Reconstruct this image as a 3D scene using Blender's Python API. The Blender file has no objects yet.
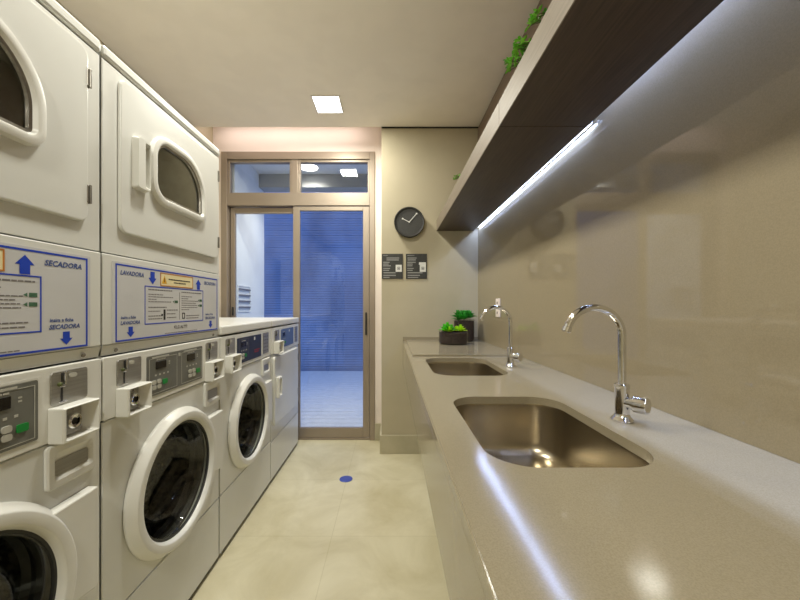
import bpy, bmesh, math, random
from mathutils import Vector, Matrix
S = bpy.context.scene
COL = S.collection
PI = math.pi
random.seed(7)

# ------------------------------------------------------------------ camera
cam_d = bpy.data.cameras.new('camera'); cam = bpy.data.objects.new('camera', cam_d); COL.objects.link(cam)
cam.location = (0, 0, 1.24); cam.rotation_euler = (PI/2, 0, 0)
cam_d.sensor_width = 36; cam_d.lens = 340/800*36
cam_d.shift_x = 9/800; cam_d.shift_y = 7/800
cam_d.clip_start = 0.02
S.camera = cam
# ------------------------------------------------------------------ world: blue dusk sky outside
W = bpy.data.worlds.new('dusk'); S.world = W; W.use_nodes = True
wn = W.node_tree.nodes['Background']; wn.inputs[0].default_value = (0.20, 0.33, 0.68, 1); wn.inputs[1].default_value = 1.4
# ------------------------------------------------------------------ exposure
S.view_settings.view_transform = 'Standard'; S.view_settings.look = 'None'
S.view_settings.exposure = 0.55; S.view_settings.gamma = 1; S.view_settings.use_curve_mapping = False

def area(name, loc, rot, sx, sy, power, color, spread=PI):
    l = bpy.data.lights.new(name, 'AREA'); l.shape = 'RECTANGLE'; l.size = sx; l.size_y = sy
    l.energy = power; l.color = color; l.spread = spread
    o = bpy.data.objects.new(name, l); COL.objects.link(o); o.location = loc; o.rotation_euler = rot
    return o
CEIL = 2.765
PANELS = [(-0.475, 2.56), (-0.475, 1.20), (-0.475, -0.80)]
for (x, y), e in zip(PANELS, (15.5, 13.5, 22)):
    area('panel_lamp', (x, y, CEIL-0.012), (0, 0, 0), 0.17, 0.18, e, (1.0, 0.98, 0.87))
area('curtain_pocket_lamp', (-0.92, 3.02, 2.94), (0, 0, 0), 1.28, 0.05, 1.9, (1.0, 0.88, 0.84))
LEDC = (0.42, 0.56, 1.0)
area('led_lamp', (0.7262, 2.04, 1.905), (0, 0, 0), 0.010, 1.62, 3.4, LEDC)
area('led_lamp', (0.7262, 0.40, 2.021), (0, 0, 0), 0.010, 1.58, 18.0, LEDC)
area('patio_lamp', (-0.89, 3.66, 2.735), (0, 0, 0), 0.2, 0.2, 7.0, (1.0, 0.93, 0.80), 2.1)

# ------------------------------------------------------------------ materials
def mat(name, col, rough=0.5, metal=0.0, spec=0.5, noise=None, bump=None, emit=None, coat=0.0, aniso=None):
    m = bpy.data.materials.new(name); m.use_nodes = True
    nt = m.node_tree; b = nt.nodes['Principled BSDF']
    b.inputs['Base Color'].default_value = (*col, 1); b.inputs['Roughness'].default_value = rough
    b.inputs['Metallic'].default_value = metal; b.inputs['Specular IOR Level'].default_value = spec
    b.inputs['Coat Weight'].default_value = coat
    if emit:
        b.inputs['Emission Color'].default_value = (*emit[0], 1); b.inputs['Emission Strength'].default_value = emit[1]
    tc = nt.nodes.new('ShaderNodeTexCoord')
    def nz(scale, detail, stretch):
        mp = nt.nodes.new('ShaderNodeMapping'); mp.inputs['Scale'].default_value = stretch
        nt.links.new(tc.outputs['Object'], mp.inputs[0])
        n = nt.nodes.new('ShaderNodeTexNoise'); n.inputs['Scale'].default_value = scale; n.inputs['Detail'].default_value = detail
        nt.links.new(mp.outputs[0], n.inputs['Vector']); return n
    if noise:   # (colour2, scale, detail, stretch, low, high)
        c2, sc, de, st, lo, hi = noise
        n = nz(sc, de, st); r = nt.nodes.new('ShaderNodeValToRGB')
        r.color_ramp.elements[0].position = lo; r.color_ramp.elements[1].position = hi
        r.color_ramp.elements[0].color = (*col, 1); r.color_ramp.elements[1].color = (*c2, 1)
        nt.links.new(n.outputs[0], r.inputs[0]); nt.links.new(r.outputs[0], b.inputs['Base Color'])
    if bump:    # (scale, strength, stretch)
        n = nz(bump[0], 3, bump[2]); bp = nt.nodes.new('ShaderNodeBump'); bp.inputs['Strength'].default_value = bump[1]
        bp.inputs['Distance'].default_value = 0.002
        nt.links.new(n.outputs[0], bp.inputs['Height']); nt.links.new(bp.outputs[0], b.inputs['Normal'])
    return m
def lin(r, g, b):
    f = lambda c: (c/255/12.92) if c/255 <= 0.04045 else ((c/255+0.055)/1.055)**2.4
    return (f(r), f(g), f(b))
U = (1, 1, 1)
M = {}
M['ceiling'] = mat('ceiling_paint', lin(251, 243, 229), 0.8, noise=(lin(248, 240, 226), 6, 2, U, .4, .6))
M['wall'] = mat('beige_wall_paint', lin(186, 176, 150), 0.65, noise=(lin(182, 172, 146), 4, 2, U, .4, .6))
M['pocket'] = mat('pale_wall_paint', lin(236, 224, 214), 0.7, noise=(lin(232, 220, 210), 4, 2, U, .4, .6))
M['slab'] = mat('polished_beige_slab', lin(158, 146, 121), 0.04, spec=0.45, noise=(lin(150, 138, 113), 420, 2, U, .35, .65))
M['joint'] = mat('joint_filler', lin(196, 186, 166), 0.7, noise=(lin(188, 178, 158), 40, 2, U, .4, .6))
M['quartz'] = mat('beige_quartz', lin(154, 144, 122), 0.12, spec=0.5, noise=(lin(144, 134, 111), 520, 2, U, .35, .65))
M['skirt'] = mat('grey_beige_stone', lin(186, 178, 152), 0.4, noise=(lin(170, 163, 136), 5, 5, U, .35, .7))
M['cabinet'] = mat('beige_lacquer', lin(176, 164, 142), 0.3, noise=(lin(172, 160, 138), 9, 2, U, .4, .6))
M['enamel'] = mat('white_enamel', lin(222, 222, 217), 0.28, noise=(lin(219, 219, 214), 3, 2, U, .4, .6))
M['plastic'] = mat('white_plastic', lin(226, 225, 219), 0.33, noise=(lin(222, 221, 215), 5, 2, U, .4, .6))
M['sheet'] = mat('label_white', lin(206, 206, 208), 0.3, noise=(lin(203, 203, 205), 5, 2, U, .4, .6))
M['blue'] = mat('print_blue', lin(24, 66, 190), 0.4, noise=(lin(22, 62, 184), 30, 2, U, .4, .6))
M['bluegrey'] = mat('print_slate_blue', lin(66, 88, 150), 0.4, noise=(lin(62, 84, 146), 30, 2, U, .4, .6))
M['ink'] = mat('print_grey', lin(120, 116, 118), 0.5, noise=(lin(114, 110, 112), 60, 2, U, .4, .6))
M['inkdark'] = mat('print_black', lin(40, 40, 42), 0.5, noise=(lin(46, 46, 48), 60, 2, U, .4, .6))
M['green'] = mat('button_green', lin(20, 140, 60), 0.4, noise=(lin(18, 132, 56), 40, 2, U, .4, .6))
M['greendark'] = mat('print_green', lin(70, 110, 84), 0.5, noise=(lin(62, 100, 76), 60, 2, U, .4, .6))
M['cream'] = mat('warning_cream', lin(240, 226, 180), 0.4, noise=(lin(236, 222, 176), 30, 2, U, .4, .6))
M['orange'] = mat('warning_orange', lin(196, 124, 44), 0.4, noise=(lin(190, 118, 40), 30, 2, U, .4, .6))
M['yellow'] = mat('warning_yellow', lin(232, 176, 30), 0.4, noise=(lin(226, 170, 28), 30, 2, U, .4, .6))
M['red'] = mat('print_red', lin(170, 40, 50), 0.5, noise=(lin(160, 36, 46), 30, 2, U, .4, .6))
M['panelgrey'] = mat('control_grey', lin(112, 112, 106), 0.4, noise=(lin(106, 106, 100), 12, 2, U, .4, .6))
M['panelnavy'] = mat('control_navy', lin(38, 44, 66), 0.35, noise=(lin(34, 40, 60), 12, 2, U, .4, .6))
M['panelblue'] = mat('control_blue', lin(92, 112, 156), 0.35, noise=(lin(86, 106, 150), 12, 2, U, .4, .6))
M['screen'] = mat('display_black', lin(26, 22, 20), 0.15, noise=(lin(32, 28, 25), 30, 2, U, .4, .6))
M['button'] = mat('button_grey', lin(188, 186, 176), 0.4, noise=(lin(180, 178, 168), 40, 2, U, .4, .6))
M['steelplate'] = mat('satin_steel', lin(176, 174, 170), 0.42, 0.85, noise=(lin(166, 164, 160), 40, 3, (1, .1, 8), .4, .6))
M['chrome'] = mat('chrome', lin(228, 228, 230), 0.06, 1.0, noise=(lin(222, 222, 224), 20, 1, U, .4, .6))
M['sinksteel'] = mat('brushed_sink_steel', lin(196, 186, 166), 0.27, 1.0, noise=(lin(182, 172, 152), 14, 4, (1, 1, .25), .35, .65), bump=(90, .06, (1, 1, .08)))
M['hinge'] = mat('hinge_steel', lin(150, 146, 138), 0.35, 0.9, noise=(lin(140, 136, 128), 60, 2, U, .4, .6))
M['rubber'] = mat('dark_rubber', lin(44, 44, 42), 0.5, noise=(lin(36, 36, 34), 25, 3, U, .4, .6))
M['dark'] = mat('shadow_gap_black', lin(30, 29, 27), 0.7, noise=(lin(36, 35, 32), 20, 2, U, .4, .6))
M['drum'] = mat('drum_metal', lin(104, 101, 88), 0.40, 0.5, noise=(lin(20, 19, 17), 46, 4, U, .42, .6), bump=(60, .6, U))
M['dryerdrum'] = mat('dryer_drum_metal', lin(224, 222, 210), 0.5, 0.1, noise=(lin(200, 198, 186), 12, 3, U, .42, .6))
M['wood'] = mat('dark_wood', lin(80, 64, 54), 0.4, noise=(lin(56, 43, 36), 16, 6, (9, .35, 9), .3, .7))
M['brownwall'] = mat('brown_panel', lin(128, 110, 94), 0.5, noise=(lin(112, 95, 80), 14, 5, (9, .35, 9), .3, .7))
M['woodlip'] = mat('grey_brown_wood', lin(136, 124, 107), 0.5, noise=(lin(120, 108, 92), 16, 6, (9, .35, 9), .3, .7))
M['alu'] = mat('champagne_aluminium', lin(158, 145, 130), 0.38, 0.4, noise=(lin(154, 141, 126), 3, 2, U, .4, .6))
M['black'] = mat('matt_black', lin(40, 40, 38), 0.4, noise=(lin(46, 46, 44), 30, 2, U, .4, .6))
M['face'] = mat('clock_face_black', lin(58, 58, 56), 0.5, noise=(lin(64, 64, 62), 120, 2, U, .4, .6))
M['white'] = mat('white_print', lin(226, 226, 222), 0.5, noise=(lin(220, 220, 216), 30, 2, U, .4, .6))
M['signgrey'] = mat('sign_grey_print', lin(150, 150, 148), 0.5, noise=(lin(140, 140, 138), 30, 2, U, .4, .6))
M['signblack'] = mat('sign_black', lin(52, 52, 50), 0.4, noise=(lin(58, 58, 56), 30, 2, U, .4, .6))
M['outlet'] = mat('outlet_white', lin(246, 232, 224), 0.35, noise=(lin(242, 228, 220), 10, 2, U, .4, .6))
M['soil'] = mat('dark_soil', lin(66, 50, 42), 0.85, noise=(lin(38, 28, 24), 70, 5, U, .35, .65), bump=(90, .8, U))
M['leaf1'] = mat('yellow_green_leaf', lin(196, 236, 30), 0.4, noise=(lin(150, 216, 26), 14, 2, U, .4, .6))
M['leaf2'] = mat('fresh_green_leaf', lin(96, 208, 36), 0.4, noise=(lin(58, 176, 30), 30, 2, U, .35, .65))
M['leaf3'] = mat('mid_green_leaf', lin(74, 180, 66), 0.45, noise=(lin(44, 140, 46), 30, 2, U, .35, .65))
M['leaf4'] = mat('trailing_leaf', lin(130, 200, 60), 0.45, noise=(lin(76, 156, 36), 26, 2, U, .35, .65))
M['stem'] = mat('stem_brown', lin(84, 92, 48), 0.6, noise=(lin(70, 74, 40), 30, 2, U, .4, .6))
M['pot'] = mat('grey_plant_pot', lin(96, 88, 80), 0.6, noise=(lin(88, 80, 72), 30, 2, U, .4, .6))
M['bluedisc'] = mat('blue_disc', lin(74, 88, 168), 0.35, noise=(lin(68, 80, 160), 40, 2, U, .4, .6))
M['lamp'] = mat('lit_diffuser', (1, 1, 1), 0.5, emit=((1, .97, .92), 5.0), noise=((.98, .98, .98), 5, 1, U, .4, .6))
M['led'] = mat('lit_led', (1, 1, 1), 0.5, emit=((.80, .89, 1), 1.6), noise=((.98, .98, .98), 5, 1, U, .4, .6))
M['lampframe'] = mat('lamp_frame_white', lin(236, 232, 224), 0.5, noise=(lin(232, 228, 220), 5, 1, U, .4, .6))
M['patiowall'] = mat('white_render', lin(228, 232, 232), 0.8, noise=(lin(222, 226, 226), 4, 3, U, .4, .6))
M['patiobeam'] = mat('grey_render', lin(168, 170, 168), 0.8, noise=(lin(162, 164, 162), 4, 3, U, .4, .6))
M['deck'] = mat('pale_deck', lin(216, 216, 218), 0.6, noise=(lin(204, 205, 208), 10, 3, (1, 4, 1), .4, .6))
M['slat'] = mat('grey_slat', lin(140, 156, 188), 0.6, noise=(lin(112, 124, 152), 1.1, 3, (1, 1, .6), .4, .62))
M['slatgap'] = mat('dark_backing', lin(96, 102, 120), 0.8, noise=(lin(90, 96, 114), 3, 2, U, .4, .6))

def glassmat(name, tint, refl, rough=0.0):
    m = bpy.data.materials.new(name); m.use_nodes = True; nt = m.node_tree; nt.nodes.clear()
    o = nt.nodes.new('ShaderNodeOutputMaterial'); mx = nt.nodes.new('ShaderNodeMixShader')
    t = nt.nodes.new('ShaderNodeBsdfTransparent'); t.inputs[0].default_value = (*tint, 1)
    g = nt.nodes.new('ShaderNodeBsdfGlossy'); g.inputs['Roughness'].default_value = rough
    lw = nt.nodes.new('ShaderNodeLayerWeight'); lw.inputs['Blend'].default_value = .5
    pw = nt.nodes.new('ShaderNodeMath'); pw.operation = 'POWER'; pw.inputs[1].default_value = 5
    ma = nt.nodes.new('ShaderNodeMath'); ma.operation = 'MULTIPLY_ADD'; f0 = ((refl-1)/(refl+1))**2; ma.inputs[1].default_value = 1-f0; ma.inputs[2].default_value = f0
    nt.links.new(lw.outputs['Facing'], pw.inputs[0]); nt.links.new(pw.outputs[0], ma.inputs[0])
    nt.links.new(ma.outputs[0], mx.inputs[0]); nt.links.new(t.outputs[0], mx.inputs[1]); nt.links.new(g.outputs[0], mx.inputs[2])
    nt.links.new(mx.outputs[0], o.inputs[0]); return m
M['pane'] = glassmat('window_glass', (.93, .95, .97), 1.6)
M['doorglass'] = glassmat('washer_glass', (.72, .73, .69), 1.6)
M['dryerglass'] = glassmat('dryer_glass', (.84, .84, .79), 2.0, 0.03)
M['jarglass'] = glassmat('jar_glass', (.92, .93, .92), 1.4)

def floor_material():
    m = bpy.data.materials.new('beige_stone_tile'); m.use_nodes = True; nt = m.node_tree; b = nt.nodes['Principled BSDF']
    b.inputs['Roughness'].default_value = 0.38
    tc = nt.nodes.new('ShaderNodeTexCoord')
    n = nt.nodes.new('ShaderNodeTexNoise'); n.inputs['Scale'].default_value = 2.6; n.inputs['Detail'].default_value = 8; n.inputs['Roughness'].default_value = .62
    n.inputs['Distortion'].default_value = .6
    nt.links.new(tc.outputs['Object'], n.inputs['Vector'])
    r = nt.nodes.new('ShaderNodeValToRGB'); e = r.color_ramp.elements
    e[0].position = .30; e[0].color = (*lin(188, 178, 142), 1); e[1].position = .72; e[1].color = (*lin(220, 213, 184), 1)
    nt.links.new(n.outputs[0], r.inputs[0])
    mp = nt.nodes.new('ShaderNodeMapping'); mp.inputs['Location'].default_value = (.32, -.04, 0)
    nt.links.new(tc.outputs['Object'], mp.inputs[0])
    br = nt.nodes.new('ShaderNodeTexBrick'); br.offset = 0; br.inputs['Scale'].default_value = 1
    br.inputs['Brick Width'].default_value = .6; br.inputs['Row Height'].default_value = .6; br.inputs['Mortar Size'].default_value = .0022
    br.inputs['Color1'].default_value = (1, 1, 1, 1); br.inputs['Color2'].default_value = (.96, .96, .95, 1); br.inputs['Mortar'].default_value = (.86, .85, .80, 1)
    nt.links.new(mp.outputs[0], br.inputs['Vector'])
    mx = nt.nodes.new('ShaderNodeMix'); mx.data_type = 'RGBA'; mx.blend_type = 'MULTIPLY'; mx.inputs[0].default_value = 1
    nt.links.new(r.outputs[0], mx.inputs[6]); nt.links.new(br.outputs['Color'], mx.inputs[7])
    nt.links.new(mx.outputs[2], b.inputs['Base Color'])
    return m
M['floor'] = floor_material()

# ------------------------------------------------------------------ geometry helpers
def obj(name, bm, m, parent=None, smooth=False, bevel=0, seg=2, loc=None):
    bmesh.ops.recalc_face_normals(bm, faces=bm.faces)
    me = bpy.data.meshes.new(name); bm.to_mesh(me); bm.free()
    o = bpy.data.objects.new(name, me); COL.objects.link(o)
    me.materials.append(M[m])
    if smooth:
        for p in me.polygons: p.use_smooth = True
        try: me.set_sharp_from_angle(angle=math.radians(38))
        except Exception: pass
        w = o.modifiers.new('wn', 'WEIGHTED_NORMAL'); w.keep_sharp = True; w.weight = 80
    if bevel:
        md = o.modifiers.new('bevel', 'BEVEL'); md.width = bevel; md.segments = seg; md.limit_method = 'ANGLE'; md.angle_limit = math.radians(40)
    if loc: o.location = loc
    if parent: o.parent = parent
    return o
def thing(name, label, cat, loc=(0, 0, 0), group=None, rz=0):
    o = bpy.data.objects.new(name, None); o.empty_display_size = .05; COL.objects.link(o)
    o.location = loc; o.rotation_euler = (0, 0, rz); o['label'] = label; o['category'] = cat
    if group: o['group'] = group
    return o
def tag(o, label, cat, group=None):
    o['label'] = label; o['category'] = cat
    if group: o['group'] = group
    return o
def struct(name, bm, m, parent=None, **k):
    o = obj(name, bm, m, parent, **k)
    if not parent: o['kind'] = 'structure'
    return o
def box(bm, x0, x1, y0, y1, z0, z1):
    v = [bm.verts.new((x, y, z)) for x in (x0, x1) for y in (y0, y1) for z in (z0, z1)]
    for f in ((0, 1, 3, 2), (4, 6, 7, 5), (0, 4, 5, 1), (2, 3, 7, 6), (0, 2, 6, 4), (1, 5, 7, 3)):
        bm.faces.new([v[i] for i in f])
    return bm
def B(*a):
    bm = bmesh.new()
    if a and isinstance(a[0], (tuple, list)):
        for q in a: box(bm, *q)
    else: box(bm, *a)
    return bm
def fillet(vs, rs, n=8):
    out = []; k = len(vs)
    for i in range(k):
        p = Vector(vs[i]); a = Vector(vs[i-1]); c = Vector(vs[(i+1) % k]); r = rs[i] if isinstance(rs, (list, tuple)) else rs
        if r <= 0: out.append((p.x, p.y)); continue
        d1 = (a-p).normalized(); d2 = (c-p).normalized(); ang = d1.angle(d2)
        t = r/math.tan(ang/2); s = p+d1*t; e = p+d2*t
        ctr = p+(d1+d2).normalized()*(r/math.sin(ang/2))
        a0 = math.atan2(s.y-ctr.y, s.x-ctr.x); a1 = math.atan2(e.y-ctr.y, e.x-ctr.x)
        da = (a1-a0+PI) % (2*PI)-PI
        for j in range(n+1):
            an = a0+da*j/n; out.append((ctr.x+r*math.cos(an), ctr.y+r*math.sin(an)))
    return out
def rrect(a0, a1, b0, b1, r, n=8): return fillet([(a0, b0), (a1, b0), (a1, b1), (a0, b1)], r, n)
def circ(ca, cb, r, n=64): return [(ca+r*math.cos(2*PI*i/n), cb+r*math.sin(2*PI*i/n)) for i in range(n)]
def radial(polys, c, n=72):
    """resample star shaped outlines along common rays from c so they can be bridged"""
    ang = {round(-PI+2*PI*i/n, 5) for i in range(n)}
    for p in polys:
        for (a, b) in p: ang.add(round(math.atan2(b-c[1], a-c[0]), 5))
    ang = sorted(ang); an2 = []
    for a in ang:
        if not an2 or a-an2[-1] > 1e-4: an2.append(a)
    res = []
    for p in polys:
        loop = []
        for a in an2:
            d = (math.cos(a), math.sin(a)); best = None
            for i in range(len(p)):
                x1, y1 = p[i-1][0]-c[0], p[i-1][1]-c[1]; x2, y2 = p[i][0]-c[0], p[i][1]-c[1]
                ex, ey = x2-x1, y2-y1; den = d[0]*ey-d[1]*ex
                if abs(den) < 1e-12: continue
                t = (x1*ey-y1*ex)/den; u = (x1*d[1]-y1*d[0])/den
                if t > 0 and -1e-4 <= u <= 1.0001 and (best is None or t > best): best = t
            loop.append((c[0]+d[0]*best, c[1]+d[1]*best))
        res.append(loop)
    return res
def strip(bm, loops, close=True, cap0=False, cap1=False):
    rows = [[bm.verts.new(p) for p in l] for l in loops]; n = len(rows[0])
    for a, b in zip(rows, rows[1:]):
        for i in range(n if close else n-1):
            j = (i+1) % n
            try: bm.faces.new((a[i], a[j], b[j], b[i]))
            except ValueError: pass
    if cap0: bm.faces.new(rows[0])
    if cap1: bm.faces.new(rows[-1])
    return bm
def PX(poly, x): return [(x, a, b) for a, b in poly]      # outline (y,z) placed at x: faces +X
def PY(poly, y): return [(a, y, b) for a, b in poly]      # outline (x,z) placed at y
def PZ(poly, z): return [(a, b, z) for a, b in poly]
def offset(poly, d):
    cx = sum(p[0] for p in poly)/len(poly); cy = sum(p[1] for p in poly)/len(poly); out = []; n = len(poly)
    ar = sum(poly[i-1][0]*poly[i][1]-poly[i][0]*poly[i-1][1] for i in range(n)); s = 1 if ar > 0 else -1
    for i in range(n):
        a = Vector(poly[i-1]); b = Vector(poly[(i+1) % n]); t = (b-a)
        if t.length < 1e-9: out.append(poly[i]); continue
        t.normalize(); out.append((poly[i][0]+s*t.y*d, poly[i][1]-s*t.x*d))
    return out
def slab_x(poly, x0, x1, r=0.0):
    bm = bmesh.new()
    if r: return strip(bm, [PX(poly, x0), PX(poly, x1-r), PX(offset(poly, -r*.3), x1-r*.3), PX(offset(poly, -r), x1)], cap0=True, cap1=True)
    return strip(bm, [PX(poly, x0), PX(poly, x1)], cap0=True, cap1=True)
def lathe(prof, axis='z', c=(0, 0, 0), n=48, bm=None, dirv=None):
    bm = bm or bmesh.new(); rows = []
    for (r, h) in prof:
        ring = []
        for i in range(n):
            a = 2*PI*i/n; p, q = r*math.cos(a), r*math.sin(a)
            v = {'z': Vector((p, q, h)), 'x': Vector((h, p, q)), 'y': Vector((p, h, q))}[axis]
            if dirv: v = Vector((0, 0, 1)).rotation_difference(Vector(dirv)) @ Vector((p, q, h))
            ring.append(v+Vector(c))
        rows.append(ring)
    vs = [[bm.verts.new(p) for p in r] for r in rows]
    for a, b in zip(vs, vs[1:]):
        for i in range(n):
            j = (i+1) % n; bm.faces.new((a[i], a[j], b[j], b[i]))
    bmesh.ops.remove_doubles(bm, verts=bm.verts, dist=1e-6)
    return bm
def capped(prof): return [(0, prof[0][1])]+list(prof)+[(0, prof[-1][1])]
def tube(path, r, n=16, bm=None):
    bm = bm or bmesh.new(); P = [Vector(p) for p in path]; rows = []; up = None
    for i, p in enumerate(P):
        t = ((P[min(i+1, len(P)-1)]-P[max(i-1, 0)])).normalized()
        if up is None: up = t.orthogonal().normalized()
        up = (up-t*up.dot(t)).normalized(); s = t.cross(up)
        rr = r[i] if isinstance(r, (list, tuple)) else r
        rows.append([p+up*rr*math.cos(2*PI*k/n)+s*rr*math.sin(2*PI*k/n) for k in range(n)])
    return strip(bm, rows, cap0=True, cap1=True)
def boolean(bm_a, cutters):
    """bm_a minus each cutter, as a new bmesh"""
    def tmp(bm):
        bmesh.ops.recalc_face_normals(bm, faces=bm.faces)
        me = bpy.data.meshes.new('t'); bm.to_mesh(me); bm.free(); o = bpy.data.objects.new('t', me); COL.objects.link(o); return o
    a = tmp(bm_a); cs = [tmp(c) for c in cutters]
    for c in cs:
        md = a.modifiers.new('b', 'BOOLEAN'); md.operation = 'DIFFERENCE'; md.solver = 'EXACT'; md.object = c
    dg = bpy.context.evaluated_depsgraph_get(); ev = a.evaluated_get(dg); me = ev.to_mesh()
    out = bmesh.new(); out.from_mesh(me); ev.to_mesh_clear()
    for o in [a]+cs: bpy.data.objects.remove(o)
    return out
def lettering(name, items, m, parent, to3d, depth=0.0004, shear=0.0):
    """items: (text, u, v, size, align); to3d maps (u,v,d) to local 3-D"""
    bm = bmesh.new()
    for (s, u, v, size, al) in items:
        cu = bpy.data.curves.new('t', 'FONT'); cu.body = s; cu.size = size; cu.align_x = al; cu.shear = shear; cu.resolution_u = 2
        cu.extrude = 0; cu.offset = size*.028
        o = bpy.data.objects.new('t', cu); COL.objects.link(o)
        dg = bpy.context.evaluated_depsgraph_get(); me = o.evaluated_get(dg).to_mesh()
        vs = [bm.verts.new(to3d(u+p.co.x, v+p.co.y, depth)) for p in me.vertices]
        for p in me.polygons:
            try: bm.faces.new([vs[i] for i in p.vertices])
            except ValueError: pass
        o.evaluated_get(dg).to_mesh_clear(); bpy.data.objects.remove(o)
    return obj(name, bm, m, parent)
def dup(root, loc, label=None, group=None):
    r = root.copy(); COL.objects.link(r); r.location = loc
    if label: r['label'] = label
    if group: r['group'] = group
    def rec(src, dst):
        for ch in src.children:
            c = ch.copy(); COL.objects.link(c); c.parent = dst; rec(ch, c)
    rec(root, r)
    return r

CZ = .957
# ================================================================== SETTING
XL, XR, YD, YW, YN = -1.66, 0.747, 3.17, 2.88, -1.9
struct('floor', B(XL-.1, XR+.1, YN-.1, YD+.09, -.06, 0), 'floor')
struct('ceiling', B(XL-.1, XR+.1, YN-.1, YW, CEIL, CEIL+.08), 'ceiling')
struct('trim_1', B(XL-.1, .0, YW, YD+.08, 2.97, 3.03), 'pocket')          # top of the curtain pocket
struct('trim_2', B(XL-.1, .0, YW-.08, YW, CEIL+.08, 2.97), 'pocket')       # room side of the pocket
struct('wall_left', B(XL-.1, XL, YN-.1, YD+.09, 0, 2.97), 'wall')
struct('wall_right', B(XR, XR+.1, YN-.1, YW+.1, 0, CEIL), 'wall')
struct('wall_near', B(XL, XR, YN-.1, YN, 0, CEIL), 'wall')
struct('wall_far', B(-.08, XR, YW, YD+.09, 0, 2.97), 'wall')
DX0, DX1, DZ1 = -1.58, -.15, 2.685                                           # the door opening
struct('wall_door', B((XL, DX0, YD, YD+.09, 0, 2.97), (DX1, -.08, YD, YD+.09, 0, 2.97), (DX0, DX1, YD, YD+.09, DZ1, 2.97)), 'pocket')
struct('baseboard_far', B(-.095, .26, YW-.015, YW, 0, .158), 'skirt', bevel=.002)
struct('baseboard_return', B(-.095, -.08, YW, YD-.014, 0, .158), 'skirt', bevel=.002)
struct('baseboard_door', B(DX1, -.095, YD-.014, YD, 0, .158), 'skirt', bevel=.002)
# polished stone slabs on the right wall, with fine joints
for i, (y0, y1) in enumerate([(-1.9, .35), (.3515, 1.9685), (1.970, 2.88)]):
    struct('trim_%d' % (i+3), B(XR-.010, XR, y0, y1, CZ+.0006, 1.972), 'slab')
struct('trim_6', B(XR-.004, XR-.0005, -1.9, 2.88, CZ+.0006, 1.972), 'joint')

struct('trim_7', B(XR-.012, XR, -1.9, YW, 1.98, CEIL-.014), 'brownwall')  # brown panel over the wall above the shelf
struct('trim_8', B(XR-.006, XR, -1.9, YW, CEIL-.014, CEIL), 'dark')  # flat black strip in place of the shade in a ceiling gap
struct('trim_9', B(-.08, XR-.006, YW-.004, YW, CEIL-.012, CEIL), 'dark')  # same painted gap shade along the top of the far wall
# ---- sliding door and transom
d = bpy.data.objects.new('door_1', None); COL.objects.link(d); d['kind'] = 'structure'; d.location = (0, YD, 0)
def D(name, m, *boxes, **k): return obj(name, B(*boxes), m, d, bevel=k.get('bevel', .003))
D('door_frame', 'alu', (DX0, DX0+.055, -.012, .08, 0, DZ1), (DX1-.05, DX1, -.012, .08, 0, DZ1), (DX0+.055, DX1-.05, -.012, .08, 2.615, DZ1),
  (DX0+.055, DX1-.05, -.006, .08, 2.185, 2.305), (-.93, -.865, -.004, .07, 2.305, 2.615), (DX0+.055, DX1-.05, .0, .085, 0, .02))
D('transom_frame', 'alu', (DX0+.055, DX0+.075, .005, .06, 2.305, 2.615), (-.865, -.848, .005, .06, 2.305, 2.615), (DX1-.068, DX1-.05, .005, .06, 2.305, 2.615),
  (-.947, -.93, .005, .06, 2.305, 2.615), (DX0+.055, DX1-.05, .006, .058, 2.592, 2.615))
for (a, b) in ((DX0+.075, -.947), (-.848, DX1-.068)):
    obj('transom_pane', B(a, b, .028, .034, 2.306, 2.592), 'pane', d)
lp = D('fixed_panel', 'alu', (-1.518, -1.474, .045, .075, .02, 2.18), (-.925, -.89, .045, .075, .02, 2.18), (-1.474, -.925, .045, .075, 2.125, 2.18), (-1.474, -.925, .045, .075, .02, .11))
obj('pane', B(-1.474, -.925, .057, .063, .11, 2.125), 'pane', lp)
rp = D('sliding_panel', 'alu', (-.915, -.852, .004, .038, .022, 2.18), (-.262, -.202, .004, .038, .022, 2.18), (-.852, -.262, .004, .038, 2.14, 2.18), (-.852, -.262, .004, .038, .022, .112))
obj('pane', B(-.852, -.262, .018, .024, .112, 2.14), 'pane', rp)
obj('door_handle', B(-.24, -.224, -.014, .004, .98, 1.19), 'black', rp, bevel=.004)
obj('door_latch', B(-1.50, -1.486, .03, .045, 1.16, 1.24), 'black', lp, bevel=.003)

# ---- patio outside
struct('floor_patio', B(-5, 4, YD+.09, 6.9, -.10, -.05), 'slatgap')
bm = bmesh.new(); y = YD+.095
while y < 6.6:
    box(bm, -5, 4, y, y+.125, -.05, -.01); y += .135
o = obj('patio_deck', bm, 'deck', bevel=.003); tag(o, 'pale timber deck boards of the patio outside the glass door', 'deck')
struct('wall_patio', B(-1.72, -1.50, YD+.09, 4.02, -.05, 2.75), 'patiowall')
struct('ceiling_patio', B(-1.50, 2.0, YD+.09, 4.02, 2.75, 2.85), 'patiowall')
struct('trim_10', B(-1.50, 2.0, 3.86, 4.02, 2.60, 2.75), 'patiobeam')
f = thing('slat_fence', 'grey horizontal slat fence behind the patio, seen blue through the glass door', 'fence', (-.8, 6.72, -.05))
bm = bmesh.new(); z = .02
while z < 4.3:
    box(bm, -4.2, 4.2, 0, .03, z, z+.040); z += .048
obj('slat_panel', bm, 'slat', f)
obj('backing_panel', B(-4.2, 4.2, .05, .08, 0, 4.35), 'slatgap', f)
for x in (-4.1, -2.05, 0, 2.05, 4.1): obj('post', B(x-.04, x+.04, .03, .05, 0, 4.35), 'slatgap', f)
t = thing('patio_ceiling_light', 'round flush light on the patio ceiling beyond the transom window', 'ceiling light', (-.89, 3.66, 2.75))
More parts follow.
